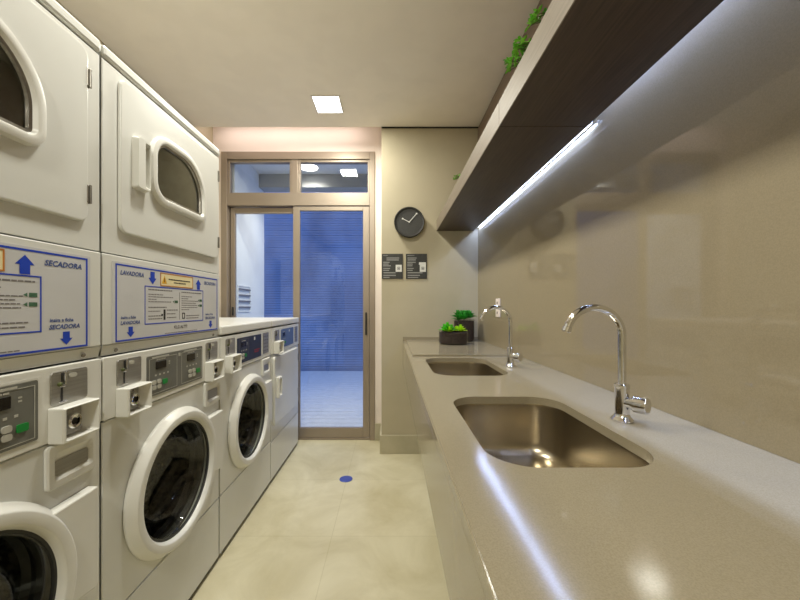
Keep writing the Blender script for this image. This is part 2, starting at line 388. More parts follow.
obj('frame', lathe([(.10, 0), (.125, 0), (.125, -.006), (.118, -.01), (.104, -.01), (.10, -.004)], c=(0, 0, 0)), 'lampframe', t, smooth=True)
obj('diffuser', lathe(capped([(.1035, -.002), (.1035, -.007)])), 'lamp', t)
t = thing('wall_vent', 'louvred vent with dark slots on the white patio wall', 'vent', (-1.50, 3.32, 1.19))
obj('frame', B((0, .006, 0, .30, 0, .012), (0, .006, 0, .30, .258, .27), (0, .006, 0, .012, .012, .258), (0, .006, .288, .30, .012, .258)), 'patiowall', t)
for i in range(4): obj('slat', B(.001, .012, .012, .288, .04+i*.06, .056+i*.06), 'slatgap', t)

# ================================================================== LAUNDRY MACHINES   local: +x to the room, y along the row, z up
MW = 0.675
XF = -0.839
DC = (.3375, .58)            # centre of the washer door
def shell(bm, x0, x1, y0, y1, z0, z1):
    """five-sided case, open towards +x"""
    v = [bm.verts.new((x, y, z)) for x in (x0, x1) for y in (y0, y1) for z in (z0, z1)]
    for f in ((0, 1, 3, 2), (0, 4, 5, 1), (2, 3, 7, 6), (0, 2, 6, 4), (1, 5, 7, 3)): bm.faces.new([v[i] for i in f])
    return bm
def to_x(x): return lambda u, v, dd: (x+dd, u, v)

def feet(t, ):
    for (x, y) in ((-.05, .05), (-.05, MW-.05), (-.66, .05), (-.66, MW-.05)):
        obj('foot', lathe(capped([(.022, 0), (.022, .008), (.010, .012), (.010, .031)]), c=(x, y, 0), n=16), 'rubber', t)
def coin_slot(t, y, z0=.995, z1=1.078):
    p = obj('coin_plate', slab_x(rrect(y, y+.10, z0, z1, .008, 4), .0045, .0075, .001), 'steelplate', t)
    obj('coin_slot', B((.0076, .0085, y+.024, y+.029, z0+.008, z0+.042), (.0076, .0085, y+.025, y+.028, z0+.055, z0+.078)), 'inkdark', p)
    obj('coin_chute', B(.0076, .013, y+.030, y+.035, z0+.05, z0+.080), 'chrome', p, bevel=.001)
    for (a, b, c, e) in ((.018, .038, .004, .008), (.020, .034, .043, .047)): obj('coin_ledge', B(.0076, .011, y+a, y+b, z0+c, z0+e), 'chrome', p, bevel=.001)
    obj('reject_button', lathe(capped([(.005, 0), (.005, .005), (.003, .007)]), 'x', (.0075, y+.020, z0+.051), 16), 'stem', p)
    obj('emblem', slab_x(rrect(y+.046, y+.068, z0+.062, z0+.074, .0055, 4), .0075, .0085), 'button', p)
    return p
def coin_box(t, y, z0=.904, z1=.992, w=.106):
    D_ = .042
    o = rrect(y, y+w, z0, z1, .004, 3); i1 = rrect(y+.008, y+w-.004, z0+.005, z1-.004, .003, 3); i2 = rrect(y+.012, y+w-.026, z0+.008, z1-.006, .003, 3)
    bm = bmesh.new(); L = radial([o, offset(o, -.003), i1, i2], (y+w/2-.004, (z0+z1)/2), 24)
    strip(bm, [PX(L[0], .004), PX(L[0], D_-.003), PX(L[1], D_), PX(L[2], D_), PX(L[3], .012)], cap0=True, cap1=True)
    c = obj('coin_box', bm, 'plastic', t)
    cy, cz = y+w*.44, (z0+z1)/2
    obj('lock_plate', B(.0121, .016, y+.014, y+w-.029, z0+.010, z1-.008), 'steelplate', c, bevel=.001)
    obj('lock', lathe([(.019, .016), (.019, .028), (.016, .031), (.012, .030), (.012, .022), (0, .022)], 'x', (0, cy, cz), 28), 'chrome', c, smooth=True)
    obj('keyhole', lathe(capped([(.0085, .0222), (.0085, .026)]), 'x', (0, cy, cz), 20), 'dark', c)
    obj('screw', lathe(capped([(.003, .016), (.003, .019)]), 'x', (0, cy+.004, z1-.016), 12), 'chrome', c)
    return c
def rows(bm, x, u0, v0, n, dv, lens, h=.0022, rnd=None):
    for i in range(n):
        L = lens[i % len(lens)]; v = v0-i*dv
        if L <= 0: continue
        u = u0
        while u < u0+L-.003:
            w = min(.006+.010*(rnd.random() if rnd else .5), u0+L-u); box(bm, x, x+.0004, u, u+w, v, v+h); u += w+.0022
def keypad(p, x, y, z, m_btn='button', ko=0):
    """one control half: display, indicator icons, four keys and a green start key"""
    obj('display', B(x, x+.002, y+.032, y+.086, z+.082, z+.108), 'screen', p)
    bm = bmesh.new(); rd = random.Random(3)
    rows(bm, x, y+.036, z+.113, 1, .01, [.05], .004, rd)
    for k in range(4): box(bm, x, x+.0004, y+.028+k*.022, y+.036+k*.022, z+.058, z+.064)
    for k in range(2): box(bm, x, x+.0004, y+.102, y+.110, z+.090+k*.008, z+.094+k*.008)
    obj('legend', bm, m_btn, p)
    for a in range(2):
        for b in range(2):
            obj('key', slab_x(rrect(y+ko+.018+a*.026, y+ko+.038+a*.026, z+.012+b*.018, z+.027+b*.018, .005, 3), x, x+.003), m_btn, p)
    obj('start_key', slab_x(rrect(y+ko+.074, y+ko+.098, z+.022, z+.040, .003, 3), x, x+.003), 'green', p)
def frame_line(bm, x, y0, y1, z0, z1, w):
    box(bm, x, x+.0005, y0, y1, z0, z0+w); box(bm, x, x+.0005, y0, y1, z1-w, z1)
    box(bm, x, x+.0005, y0, y0+w, z0+w, z1-w); box(bm, x, x+.0005, y1-w, y1, z0+w, z1-w)
def washer_base(t, style):
    obj('case', shell(bmesh.new(), -.72, -.004, .002, MW-.002, .03, 1.10), 'enamel', t)
    feet(t)
    obj('plinth', B(-.70, -.03, .01, MW-.01, .006, .029), 'dark', t)
    # lower panel and front panel with the porthole
    obj('kick_panel', B(-.012, 0, .002, MW-.002, .026, .3085), 'enamel', t, bevel=.003)
    hole = circ(DC[0], DC[1], .232, 64); outer = rrect(.002, MW-.002, .3125, .9035, .004, 3)
    L = radial([outer, offset(outer, -.002), hole], DC)
    obj('front_panel', strip(bmesh.new(), [PX(L[0], -.012), PX(L[0], -.002), PX(L[1], 0), PX(L[2], 0), PX(L[2], -.03)]), 'enamel', t, smooth=True)
    # drum
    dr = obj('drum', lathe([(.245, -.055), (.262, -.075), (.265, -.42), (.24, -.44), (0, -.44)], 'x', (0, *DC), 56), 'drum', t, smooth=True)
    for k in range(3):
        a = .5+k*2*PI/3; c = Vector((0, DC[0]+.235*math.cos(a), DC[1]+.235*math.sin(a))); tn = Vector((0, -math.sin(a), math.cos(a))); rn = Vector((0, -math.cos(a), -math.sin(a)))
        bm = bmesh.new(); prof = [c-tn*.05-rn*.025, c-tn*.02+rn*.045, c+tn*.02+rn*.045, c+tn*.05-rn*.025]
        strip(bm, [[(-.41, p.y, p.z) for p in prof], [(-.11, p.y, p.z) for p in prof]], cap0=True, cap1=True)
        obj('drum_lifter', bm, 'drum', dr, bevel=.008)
    obj('gasket', lathe([(.236, -.03), (.232, -.012), (.215, -.012), (.208, -.03), (.216, -.05), (.206, -.065), (.245, -.075)], 'x', (0, *DC), 64), 'rubber', t, smooth=True)
    # door
    dd = obj('washer_door', lathe([(.217, .0015), (.261, .0015), (.263, .004), (.263, .010), (.261, .014), (.247, .035), (.242, .038), (.222, .038), (.217, .035), (.211, .024), (.209, .010), (.217, .0015)], 'x', (0, *DC), 88), 'plastic', t, smooth=True)
    obj('door_glass', lathe([(.2105, .016), (.200, .014), (.192, .002), (.176, -.045), (.152, -.075), (.115, -.092), (0, -.098)], 'x', (0, *DC), 64), 'doorglass', dd, smooth=True)
    obj('seal_ring', lathe([(.2105, .020), (.2035, .020), (.2025, .012), (.2085, .008)], 'x', (0, *DC), 64), 'rubber', dd, smooth=True)
    # pull handle on the right of the door, its edge cut round the ring
    hp = [(.655, .468), (.655, .745)]+[(DC[0]+.238*math.cos(math.radians(a)), DC[1]+.238*math.sin(math.radians(a))) for a in range(43, -29, -6)]
    obj('door_handle', slab_x(fillet(hp, [.012, .004]+[0]*12), .002, .029, .004), 'plastic', dd)
    # control fascia
    obj('control_fascia', slab_x(rrect(.002, MW-.002, .907, 1.092, .006, 3), -.01, .0045, .003), 'plastic', t)
    coin_slot(t, .048); coin_box(t, .046)
    p = obj('control_panel', slab_x(rrect(.175, .515, .928, 1.068, .004, 3), .0045, .0065), {'stack': 'panelgrey', 'washer': 'panelnavy'}[style], t)
    bm = bmesh.new(); frame_line(bm, .0045, .168, .522, .921, 1.075, .0055); obj('panel_bezel', bm, 'plastic', t)
    if style == 'stack':
        bm = bmesh.new(); frame_line(bm, .0066, .186, .338, .934, 1.058, .0016); frame_line(bm, .0066, .366, .508, .934, 1.058, .0016)
        box(bm, .0066, .0071, .20, .29, 1.056, 1.064); box(bm, .0066, .0071, .38, .47, 1.056, 1.064); box(bm, .0066, .009, .345, .356, 1.048, 1.060)
        obj('outline', bm, 'button', p)
        keypad(p, .0066, .186, .937, ko=-.006); keypad(p, .0066, .370, .937, ko=.024)
    else:
        bm = bmesh.new(); frame_line(bm, .0066, .20, .322, .936, 1.060, .001); obj('outline', bm, 'ink', p)
        keypad(p, .0066, .196, .934)
        obj('logo_mark', B(.0066, .0074, .400, .418, 1.040, 1.058), 'white', p)
        bm = bmesh.new(); rows(bm, .0066, .405, .975, 2, .012, [.085, .07], .005, random.Random(5)); obj('red_lettering', bm, 'red', p)
    # detergent drawer
    q = .533
    o = rrect(q, q+.136, .790, .899, .010, 4); i1 = rrect(q+.018, q+.126, .808, .878, .010, 4); i2 = rrect(q+.022, q+.118, .816, .858, .008, 4)
    L = radial([o, offset(o, -.004), i1, i2], (q+.059, .845), 32)
    dw = obj('detergent_drawer', strip(bmesh.new(), [PX(L[0], .001), PX(L[0], .008), PX(L[1], .011), PX(L[2], .0105), PX(L[3], .003)], cap1=True), 'plastic', t)
    obj('finger_recess', slab_x(rrect(q+.024, q+.116, .818, .856, .006, 4), .0031, .005), 'steelplate', dw)

# ---------------------------------------------------- stacked washer and dryer
def arrow(bm, x, u, v, w, h, up):
    s = 1 if up else -1; a = v if up else v+h
    pts = [(u-w*.27, a), (u+w*.27, a), (u+w*.27, a+s*h*.5), (u+w*.5, a+s*h*.5), (u, a+s*h), (u-w*.5, a+s*h*.5), (u-w*.27, a+s*h*.5)]
    bm.faces.new([bm.verts.new((x, p, q)) for p, q in pts])
def sign(t):
    u0, v0 = .045, 1.133; X = .0042
    P = lambda u, v, dd: (X+dd, u0+u, v0+v)
    s = obj('instruction_panel', slab_x(rrect(u0-.012, u0+.612, v0-.002, v0+.246, .003, 3), .003, X), 'sheet', t)
    bm = bmesh.new(); frame_line(bm, X, u0, u0+.603, v0, v0+.240, .0048); obj('blue_border', bm, 'blue', s)
    bm = bmesh.new(); frame_line(bm, X, u0+.122, u0+.480, v0+.047, v0+.180, .0034); obj('blue_frame', bm, 'blue', s)
    for (a, b, w, h, up) in ((.160, .186, .040, .044, False), (.443, .182, .042, .044, True), (.060, .010, .034, .034, False), (.542, .010, .034, .034, False)):
        bm = bmesh.new(); arrow(bm, X+.0005, u0+a, v0+b, w, h, up); obj('arrow', bm, 'blue', s)
    for it in (('LAVADORA', .017, .208, .0190, 'LEFT'), ('SECADORA', .486, .208, .0190, 'LEFT'), ('LAVADORA', .018, .052, .0155, 'LEFT'), ('SECADORA', .497, .052, .0158, 'LEFT')):
        lettering('heading_lettering', [it], 'bluegrey', s, P, .0006, .25)
    for it in (('insira a ficha', .020, .070, .0125, 'LEFT'), ('insira a ficha', .499, .070, .0125, 'LEFT')):
        lettering('note_lettering', [it], 'bluegrey', s, P, .0006, .1)
    wb = obj('warning_box', B(X, X+.0004, u0+.202, u0+.400, v0+.186, v0+.230), 'cream', s)
    bm = bmesh.new(); frame_line(bm, X+.0004, u0+.200, u0+.402, v0+.184, v0+.232, .0032); obj('orange_border', bm, 'orange', wb)
    bm = bmesh.new(); bm.faces.new([bm.verts.new((X+.0007, u0+a, v0+b)) for a, b in ((.208, .193), (.236, .193), (.222, .223))]); obj('warning_triangle', bm, 'yellow', wb)
    rd = random.Random(11)
    bm = bmesh.new(); box(bm, X+.0007, X+.001, u0+.2205, u0+.2235, v0+.198, v0+.213)
    obj('warning_mark', bm, 'inkdark', wb)
    bm = bmesh.new(); rows(bm, X+.0005, u0+.246, v0+.209, 1, .01, [.135], .004, rd); rows(bm, X+.0005, u0+.276, v0+.198, 1, .01, [.075], .004, rd); obj('warning_lettering', bm, 'inkdark', wb)
    bm = bmesh.new()
    rows(bm, X, u0+.140, v0+.166, 1, .009, [.13], .0038, rd)
    rows(bm, X, u0+.140, v0+.150, 4, .0085, [.075, .135, .04, .12], .0026, rd)
    rows(bm, X, u0+.140, v0+.104, 1, .01, [.095], .0036, rd)
    rows(bm, X, u0+.140, v0+.091, 1, .01, [.06], .0026, rd); rows(bm, X, u0+.140, v0+.074, 2, .010, [.072, .07], .003, rd)
    rows(bm, X, u0+.236, v0+.094, 3, .014, [.065, .05, .055], .003, rd)
    rows(bm, X, u0+.325, v0+.164, 1, .009, [.14], .0038, rd)
    rows(bm, X, u0+.325, v0+.148, 7, .0088, [.07, .045, .115, .1, .112, .11, .05], .0026, rd)
    rows(bm, X, u0+.356, v0+.070, 2, .010, [.095, .09], .003, rd)
    box(bm, X, X+.0004, u0+.311, u0+.3125, v0+.058, v0+.165)
    rows(bm, X, u0+.225, v0+.008, 1, .01, [.21], .0024, rd)
    obj('small_lettering', bm, 'ink', s)
    bm = bmesh.new(); box(bm, X, X+.0005, u0+.218, u0+.228, v0+.060, v0+.098); box(bm, X, X+.0005, u0+.206, u0+.214, v0+.075, v0+.082); obj('coin_symbol', bm, 'inkdark', s)
    bm = bmesh.new(); frame_line(bm, X, u0+.329, u0+.347, v0+.060, v0+.084, .0035); obj('door_symbol', bm, 'inkdark', s)
    for (uu, vv) in ((.283, .122), (.452, .130), (.452, .108)):
        bm = bmesh.new(); box(bm, X, X+.0006, u0+uu, u0+uu+.018, v0+vv, v0+vv+.010); bm.faces.new([bm.verts.new((X+.0006, u0+uu+a, v0+vv+b)) for a, b in ((-.013, .005), (-.004, .0), (-.004, .010))])
        obj('coin_icon', bm, 'greendark', s)
    lettering('logo_lettering', [('LG ALTTI', .290, .023, .0175, 'LEFT')], 'ink', s, P, .0006)
    bm = bmesh.new(); bm.faces.new([bm.verts.new((X+.0006, u0+a, v0+b)) for a, b in ((.276, .030), (.286, .022), (.286, .038))]); obj('logo_mark', bm, 'ink', s)
DWIN = fillet([(.206, 1.632), (.494, 1.634), (.494, 1.834), (.206, 1.830)], [.052, .016, .135, .066], 14)
def build_stack(loc, label):
    t = thing('stacked_washer_dryer', label, 'washing machine', loc, 'stacked washer and dryer towers')
    washer_base(t, 'stack')
    coin_slot(t, .545); coin_box(t, .540)
    # middle band with the printed sign
    obj('upper_case', shell(bmesh.new(), -.72, -.004, .002, MW-.002, 1.10, 1.966), 'enamel', t)
    obj('middle_panel', B(-.012, .003, .002, MW-.002, 1.128, 1.397), 'enamel', t, bevel=.003)
    bm = bmesh.new(); strip(bm, [[(-.012, y, 1.127), (.003, y, 1.127), (-.006, y, 1.097), (-.012, y, 1.097)] for y in (.002, MW-.002)], cap0=True, cap1=True)
    lt = obj('lower_trim', bm, 'enamel', t)
    for y in (.052, MW-.055): obj('screw', lathe(capped([(.006, 0), (.006, .002), (.004, .004)]), c=(-.0005, y, 1.109), n=16, dirv=(1, 0, -.25)), 'hinge', lt)
    sign(t)
    # dryer front, frame with an opening behind the door
    dout = rrect(.058, .646, 1.470, 1.948, .028, 6); c = (.362, 1.73)
    fo = rrect(.002, MW-.002, 1.4005, 1.9655, .003, 3); L = radial([fo, offset(fo, -.002), offset(dout, -.03)], (.35, 1.70))
    obj('dryer_front', strip(bmesh.new(), [PX(L[0], -.012), PX(L[0], -.002), PX(L[1], 0), PX(L[2], 0), PX(L[2], -.02)]), 'enamel', t)
    L = radial([dout, offset(dout, -.0025), offset(dout, -.006), DWIN], c)
    dd = obj('dryer_door', strip(bmesh.new(), [PX(L[0], .001), PX(L[0], .006), PX(L[1], .0095), PX(L[2], .0105), PX(L[3], .0105), PX(L[3], .002)]), 'enamel', t, smooth=True)
    bm = bmesh.new(); W2 = offset(DWIN, .028); W1 = offset(DWIN, .024); W0 = offset(DWIN, .012); Wi = offset(DWIN, -.004)
    strip(bm, [PX(W2, .0105), PX(W2, .015), PX(W1, .024), PX(W0, .027), PX(offset(DWIN, .004), .025), PX(DWIN, .018), PX(Wi, .012), PX(Wi, .004)])
    wf = obj('window_frame', bm, 'plastic', dd, smooth=True)
    obj('window_seal', strip(bmesh.new(), [PX(offset(DWIN, -.001), .0165), PX(offset(DWIN, -.008), .0155), PX(offset(DWIN, -.010), .009), PX(offset(DWIN, -.003), .0085)]), 'hinge', wf)
    obj('window_glass', slab_x(offset(DWIN, -.0035), .0065, .0085), 'dryerglass', dd)
    o = rrect(.102, .162, 1.622, 1.790, .008, 4)
    bm = bmesh.new(); o1 = rrect(.103, .158, 1.626, 1.786, .008, 4); i1 = rrect(.134, .157, 1.632, 1.780, .004, 4); i2 = rrect(.142, .157, 1.646, 1.768, .004, 4)
    L = radial([o, o1, i1, i2], (.149, 1.706), 32)
    obj('door_pull', strip(bm, [PX(L[0], .010), PX(L[0], .012), PX(L[1], .032), PX(L[2], .032), PX(L[3], .0125)], cap1=True), 'plastic', dd)
    for z in (1.55, 1.868): obj('hinge', B((.006, .0125, .640, .6455, z-.024, z+.024), (.0005, .0145, .6462, .6515, z-.026, z+.026)), 'hinge', dd, bevel=.0015)
    obj('dryer_drum', lathe([(.285, -.03), (.29, -.05), (.29, -.58), (0, -.60)], 'x', (0, .3375, 1.69), 48), 'dryerdrum', t, smooth=True)
    obj('top_panel', B(-.72, .006, .001, MW-.001, 1.970, 2.006), 'enamel', t, bevel=.009, )
    return t
G1 = 'stacked washer and dryer towers'
st2 = build_stack((XF, .985, 0), 'white stacked washer and dryer tower shown whole, between the cut-off tower and the low washer')
MW = .695
st1 = build_stack((XF, .287, 0), 'white stacked washer and dryer tower nearest the viewer, cut off by the left edge')
MW = .675
# ---------------------------------------------------- free standing washer
def cap(t):
    obj('top_panel', B(-.72, .008, .0, MW, 1.1005, 1.146), 'plastic', t, bevel=.008)
MW = .700
t = thing('washing_machine', 'low white front-loading washer with a navy control panel and round door', 'washing machine', (XF, 1.666, 0))
washer_base(t, 'washer'); cap(t)
p = obj('side_plate', slab_x(rrect(.545, .648, .935, 1.070, .006, 3), .0045, .0065), 'steelplate', t)
bm = bmesh.new()
for i in range(3):
    for j in range(5): box(bm, .0066, .0072, .556+i*.03, .572+i*.03, .950+j*.023, .957+j*.023)
obj('legend', bm, 'ink', p)
# ---------------------------------------------------- free standing dryer
t = thing('tumble_dryer', 'low white front-loading dryer with a plain square door next to the glass door', 'dryer', (XF, 2.372, 0))
obj('case', shell(bmesh.new(), -.72, -.004, .002, MW-.002, .03, 1.10), 'enamel', t); feet(t)
obj('plinth', B(-.70, -.03, .01, MW-.01, .006, .029), 'dark', t)
obj('kick_panel', B(-.012, 0, .002, MW-.002, .026, .290), 'enamel', t, bevel=.003)
obj('front_panel', B(-.012, 0, .002, MW-.002, .294, .9035), 'enamel', t, bevel=.003)
dd = obj('dryer_door', slab_x(rrect(.030, .640, .395, .885, .020, 5), .001, .018, .005), 'enamel', t)
o = rrect(.066, .130, .585, .735, .008, 4); i1 = rrect(.076, .124, .600, .720, .006, 4); i2 = rrect(.088, .122, .610, .710, .005, 4)
L = radial([o, offset(o, -.004), i1, i2], (.10, .66), 28)
obj('door_pull', strip(bmesh.new(), [PX(L[0], .0175), PX(L[0], .034), PX(L[1], .040), PX(L[2], .040), PX(L[3], .021)], cap1=True), 'plastic', dd)
for z in (.50, .80): obj('hinge', B((.018, .021, .622, .641, z-.03, z+.03), (.006, .023, .6405, .648, z-.034, z+.034)), 'hinge', dd, bevel=.0015)
obj('control_fascia', slab_x(rrect(.002, MW-.002, .907, 1.092, .006, 3), -.01, .0045, .003), 'plastic', t)
coin_slot(t, .060, .985, 1.072); coin_box(t, .056)
p = obj('control_panel', slab_x(rrect(.205, .530, .930, 1.070, .004, 3), .0045, .0065), 'panelblue', t)
keypad(p, .0066, .212, .934)
obj('logo_mark', B(.0066, .0074, .400, .418, 1.040, 1.058), 'white', p)
p = obj('side_plate', slab_x(rrect(.565, .655, .935, 1.070, .006, 3), .0045, .0065), 'steelplate', t)
bm = bmesh.new()
for i in range(2):
    for j in range(5): box(bm, .0066, .0072, .576+i*.03, .592+i*.03, .950+j*.023, .957+j*.023)
obj('legend', bm, 'ink', p)
cap(t)

# ================================================================== WORKTOP, SINKS, TAPS
CZ = .957
CX0, CX1, CY0, CY1 = .100, XR-.0005, -1.0, 2.879
SX0, SX1 = .183, .506
SINKS = [(.599, 1.074), (1.400, 1.885)]
def sink_outline(y0, y1, g=0.0): return rrect(SX0-g, SX1+g, y0-g, y1+g, .085, 10)
t = thing('worktop', 'long beige quartz worktop with two sink cut-outs along the right wall', 'counter', (0, 0, 0))
bm = B(CX0, CX1, CY0, CY1, CZ-.022, CZ)
bmesh.ops.bevel(bm, geom=[e for e in bm.edges if all(abs(v.co.x-CX0) < 1e-6 and v.co.z > CZ-.001 for v in e.verts)], offset=.003, segments=2, affect='EDGES')
cuts = []
for (a, b) in SINKS:
    c = bmesh.new(); strip(c, [PZ(sink_outline(a, b), CZ-.05), PZ(sink_outline(a, b), CZ+.02)], cap0=True, cap1=True); cuts.append(c)
bm = boolean(bm, cuts)
obj('countertop', bm, 'quartz', t)
obj('apron', B(CX0, CX0+.02, CY0, CY1, .738, CZ-.0222), 'quartz', t, bevel=.002)
obj('raised_section', B(.126, XR-.011, 1.957, CY1-.0105, CZ+.0003, CZ+.009), 'quartz', t, bevel=.001)
obj('upstand', B(CX0+.001, XR-.011, CY1-.010, CY1, CZ+.0005, CZ+.030), 'quartz', t, bevel=.002)
# base units under the worktop, set back
for i, (a, b) in enumerate([(-.99, .28), (.285, 1.26), (1.265, 2.10), (2.105, 2.86)]):
    pos = ['nearest the viewer', 'under the near sink', 'under the far sink', 'at the far wall'][i]
    t = thing('base_cabinet', 'beige set-back base cabinet below the worktop, %s' % pos, 'cabinet', (.30, a, 0), 'base cabinets')
    w = b-a
    obj('cabinet_box', B((.02, .42, 0, w, .10, .12), (.40, .42, 0, w, .12, .72), (.02, .40, 0, .018, .12, .72), (.02, .40, w-.018, w, .12, .72)), 'cabinet', t)
    obj('plinth', B(.05, .40, .01, w-.01, 0, .098), 'dark', t)
    for k in range(2):
        dr = obj('door', B(0, .018, .003+k*w/2, w/2-.003+k*w/2, .102, .70), 'cabinet', t, bevel=.002)
        hy = w/2+(-.05 if k == 0 else .05); obj('handle', B(-.022, -.0002, hy-.008, hy+.008, .52, .66), 'alu', dr, bevel=.003)
for i, (a, b) in enumerate(SINKS):
    t = thing('sink', ['undermounted stainless steel sink nearest the viewer', 'far stainless steel sink by the potted succulents'][i], 'sink', ((SX0+SX1)/2, (a+b)/2, CZ-.0222), 'stainless sinks')
    ox, oy = (SX0+SX1)/2, (a+b)/2
    base = [(x-ox, y-oy) for x, y in sink_outline(a, b, .006)]
    def sc(f): return [(x*f, y*f) for x, y in base]
    rim = [(x-ox, y-oy) for x, y in sink_outline(a, b, .020)]
    bm = bmesh.new()
    lev = [(rim, -.0005), (base, -.0005), (offset(base, -.002), -.010), (offset(base, -.006), -.11), (offset(base, -.010), -.135), (offset(base, -.022), -.152), (offset(base, -.040), -.159), (sc(.42), -.163)]
    dr = [(.042*math.cos(2*PI*k/len(base)), .042*math.sin(2*PI*k/len(base))) for k in range(len(base))]
    a0 = math.atan2(base[0][1], base[0][0]); dr = [(.042*math.cos(math.atan2(y, x)), .042*math.sin(math.atan2(y, x))) for x, y in base]
    lev += [(dr, -.166)]
    strip(bm, [PZ(p, z) for p, z in lev], cap1=True)
    obj('bowl', bm, 'sinksteel', t, smooth=True)
    obj('drain', lathe([(.040, -.1655), (.040, -.1635), (.033, -.1635), (.031, -.1655), (.012, -.1655), (.010, -.162), (0, -.162)], n=32), 'chrome', t, smooth=True)
def make_tap(loc, label):
    t = thing('tap', label, 'tap', loc, 'chrome gooseneck taps')
    obj('body', lathe([(0, .0003), (.0235, .0003), (.0245, .004), (.022, .008), (.0175, .013), (.0160, .020), (.0160, .082), (.0172, .083), (.0172, .090), (.0145, .0925), (0, .0925)], n=36), 'chrome', t, smooth=True)
    R = .069; path = [(0, 0, .090), (0, 0, .15), (0, 0, .212)]
    for k in range(1, 25):
        a = PI*.90*k/24; path.append((-R+R*math.cos(a), 0, .212+R*math.sin(a)))
    x, _, z = path[-1]; tv = (Vector(path[-1])-Vector(path[-2])).normalized()
    obj('spout', tube(path, .0092, 20), 'chrome', t, smooth=True)
    obj('aerator', lathe([(.0092, 0), (.0106, .001), (.0106, .012), (.0090, .0135), (.0085, .008), (0, .008)], c=(x, 0, z), n=24, dirv=tv), 'chrome', t, smooth=True)
    dv = Vector((.55, -.835, .0)).normalized()
    h = obj('valve_stem', lathe(capped([(.0135, .008), (.0135, .026)]), c=(0, 0, .048), n=28, dirv=dv), 'chrome', t, smooth=True)
    obj('knob', lathe([(0, .026), (.0165, .022), (.0165, .026), (.0200, .028), (.0200, .052), (.0180, .055), (0, .055)], c=(0, 0, .048), n=32, dirv=dv), 'chrome', h, smooth=True)
    return t
tp = make_tap((.575, .846, CZ+.0003), 'chrome gooseneck tap with round knob at the sink nearest the viewer')
dup(tp, (.570, 1.620, CZ+.0003), 'chrome gooseneck tap behind the far sink, in front of the wall socket')

# ================================================================== FLOATING SHELF, LED STRIPS
SZ0, SZ1, SX = 1.884, 1.974, .385
for i, (a, b) in enumerate([(1.214, 2.8795), (-.60, 1.2115)]):
    t = thing('floating_shelf', ['dark wooden floating shelf section meeting the far wall', 'dark wooden floating shelf section nearest the viewer with trailing greenery'][i], 'shelf', (SX, a, SZ0), 'floating shelf sections')
    w = b-a; back = .700-SX
    obj('bottom_board', B(.0042, back, 0, w, 0, .022), 'wood', t, bevel=.001)
    bm = bmesh.new(); lp_ = [(0, 0), (.004, 0), (.004, .0222), (.022, .0222), (.022, SZ1-SZ0), (0, SZ1-SZ0)]; strip(bm, [PY(lp_, 0), PY(lp_, w)], cap0=True, cap1=True); obj('front_lip', bm, 'woodlip', t, bevel=.001)
    obj('back_board', B(back-.018, back, .0005, w-.0005, .0222, .19), 'wood', t)
    obj('end_board', B(.0225, back-.0185, w-.02, w-.0005, .0222, .088), 'wood', t)
    for y in (.3, w-.3): obj('bracket', B(back+.0005, XR-SX-.0003, y-.02, y+.02, .155, .185), 'dark', t)
for i, (a, b, z) in enumerate([(1.235, 2.86, 1.910), (-.40, 1.195, 2.026)]):
    t = thing('led_strip', ['lit white LED strip visible behind the far shelf section', 'lit LED strip hidden behind the near shelf section'][i], 'light strip', (.7195, a, z), 'shelf light strips')
    obj('profile', B((-.010, .010, 0, b-a, 0, .006), (-.010, -.0075, 0, b-a, -.006, 0), (.0075, .010, 0, b-a, -.006, 0)), 'lampframe', t)
    obj('light_diffuser', B(-.007, .007, .008, b-a-.008, -.0042, -.0005), 'led', t)
    obj('end_cap', B(-.010, .010, -.006, -.0003, -.006, .006), 'lampframe', t)

# ================================================================== CEILING LIGHTS
for i, (x, y) in enumerate(PANELS):
    t = thing('ceiling_light', ['square recessed ceiling light in front of the glass door', 'square recessed ceiling light above the whole stacked tower', 'square recessed ceiling light behind the viewer'][i], 'ceiling light', (x, y, CEIL), 'square ceiling lights')
    obj('frame', B((-.105, .105, -.112, -.102, -.004, -.0002), (-.105, .105, .102, .112, -.004, -.0002), (-.105, -.094, -.102, .102, -.004, -.0002), (.094, .105, -.102, .102, -.004, -.0002)), 'lampframe', t)
    obj('diffuser', B(-.094, .094, -.102, .102, -.0035, -.0004), 'lamp', t)

# ================================================================== WALL CLOCK, NOTICES, SOCKET, FLOOR DISC
t = thing('wall_clock', 'round black wall clock with white hands above the two notices', 'clock', (.152, YW, 1.948))
K = lambda prof: lathe([(r, -h) for r, h in prof], 'y', (0, 0, 0), 64)
obj('case', K([(0, .0005), (.114, .0005), (.124, .006), (.127, .050), (.122, .056), (.112, .054), (.110, .044)]), 'black', t, smooth=True)
obj('clock_face', K([(.1105, .0435), (.1105, .045), (0, .045)]), 'face', t)
def hand(name, ang, L):
    bm = bmesh.new(); dx, dz = math.sin(ang), math.cos(ang); px, pz = dz, -dx; w = .0028
    q = [(-.006*dx+px*w, -.006*dz+pz*w), (L*dx+px*w, L*dz+pz*w), (L*dx-px*w, L*dz-pz*w), (-.006*dx-px*w, -.006*dz-pz*w)]
    strip(bm, [PY(q, -.0475), PY(q, -.049)], cap0=True, cap1=True)
    lathe(capped([(.007, -.0475), (.007, -.0492)]), 'y', (L*dx, 0, L*dz), 20, bm)
    return obj(name, bm, 'white', t)
hand('minute_hand', math.radians(41), .093); hand('hour_hand', math.radians(-63), .062)
obj('hand_hub', lathe(capped([(.006, -.0452), (.006, -.0515)]), 'y', n=20), 'white', t)
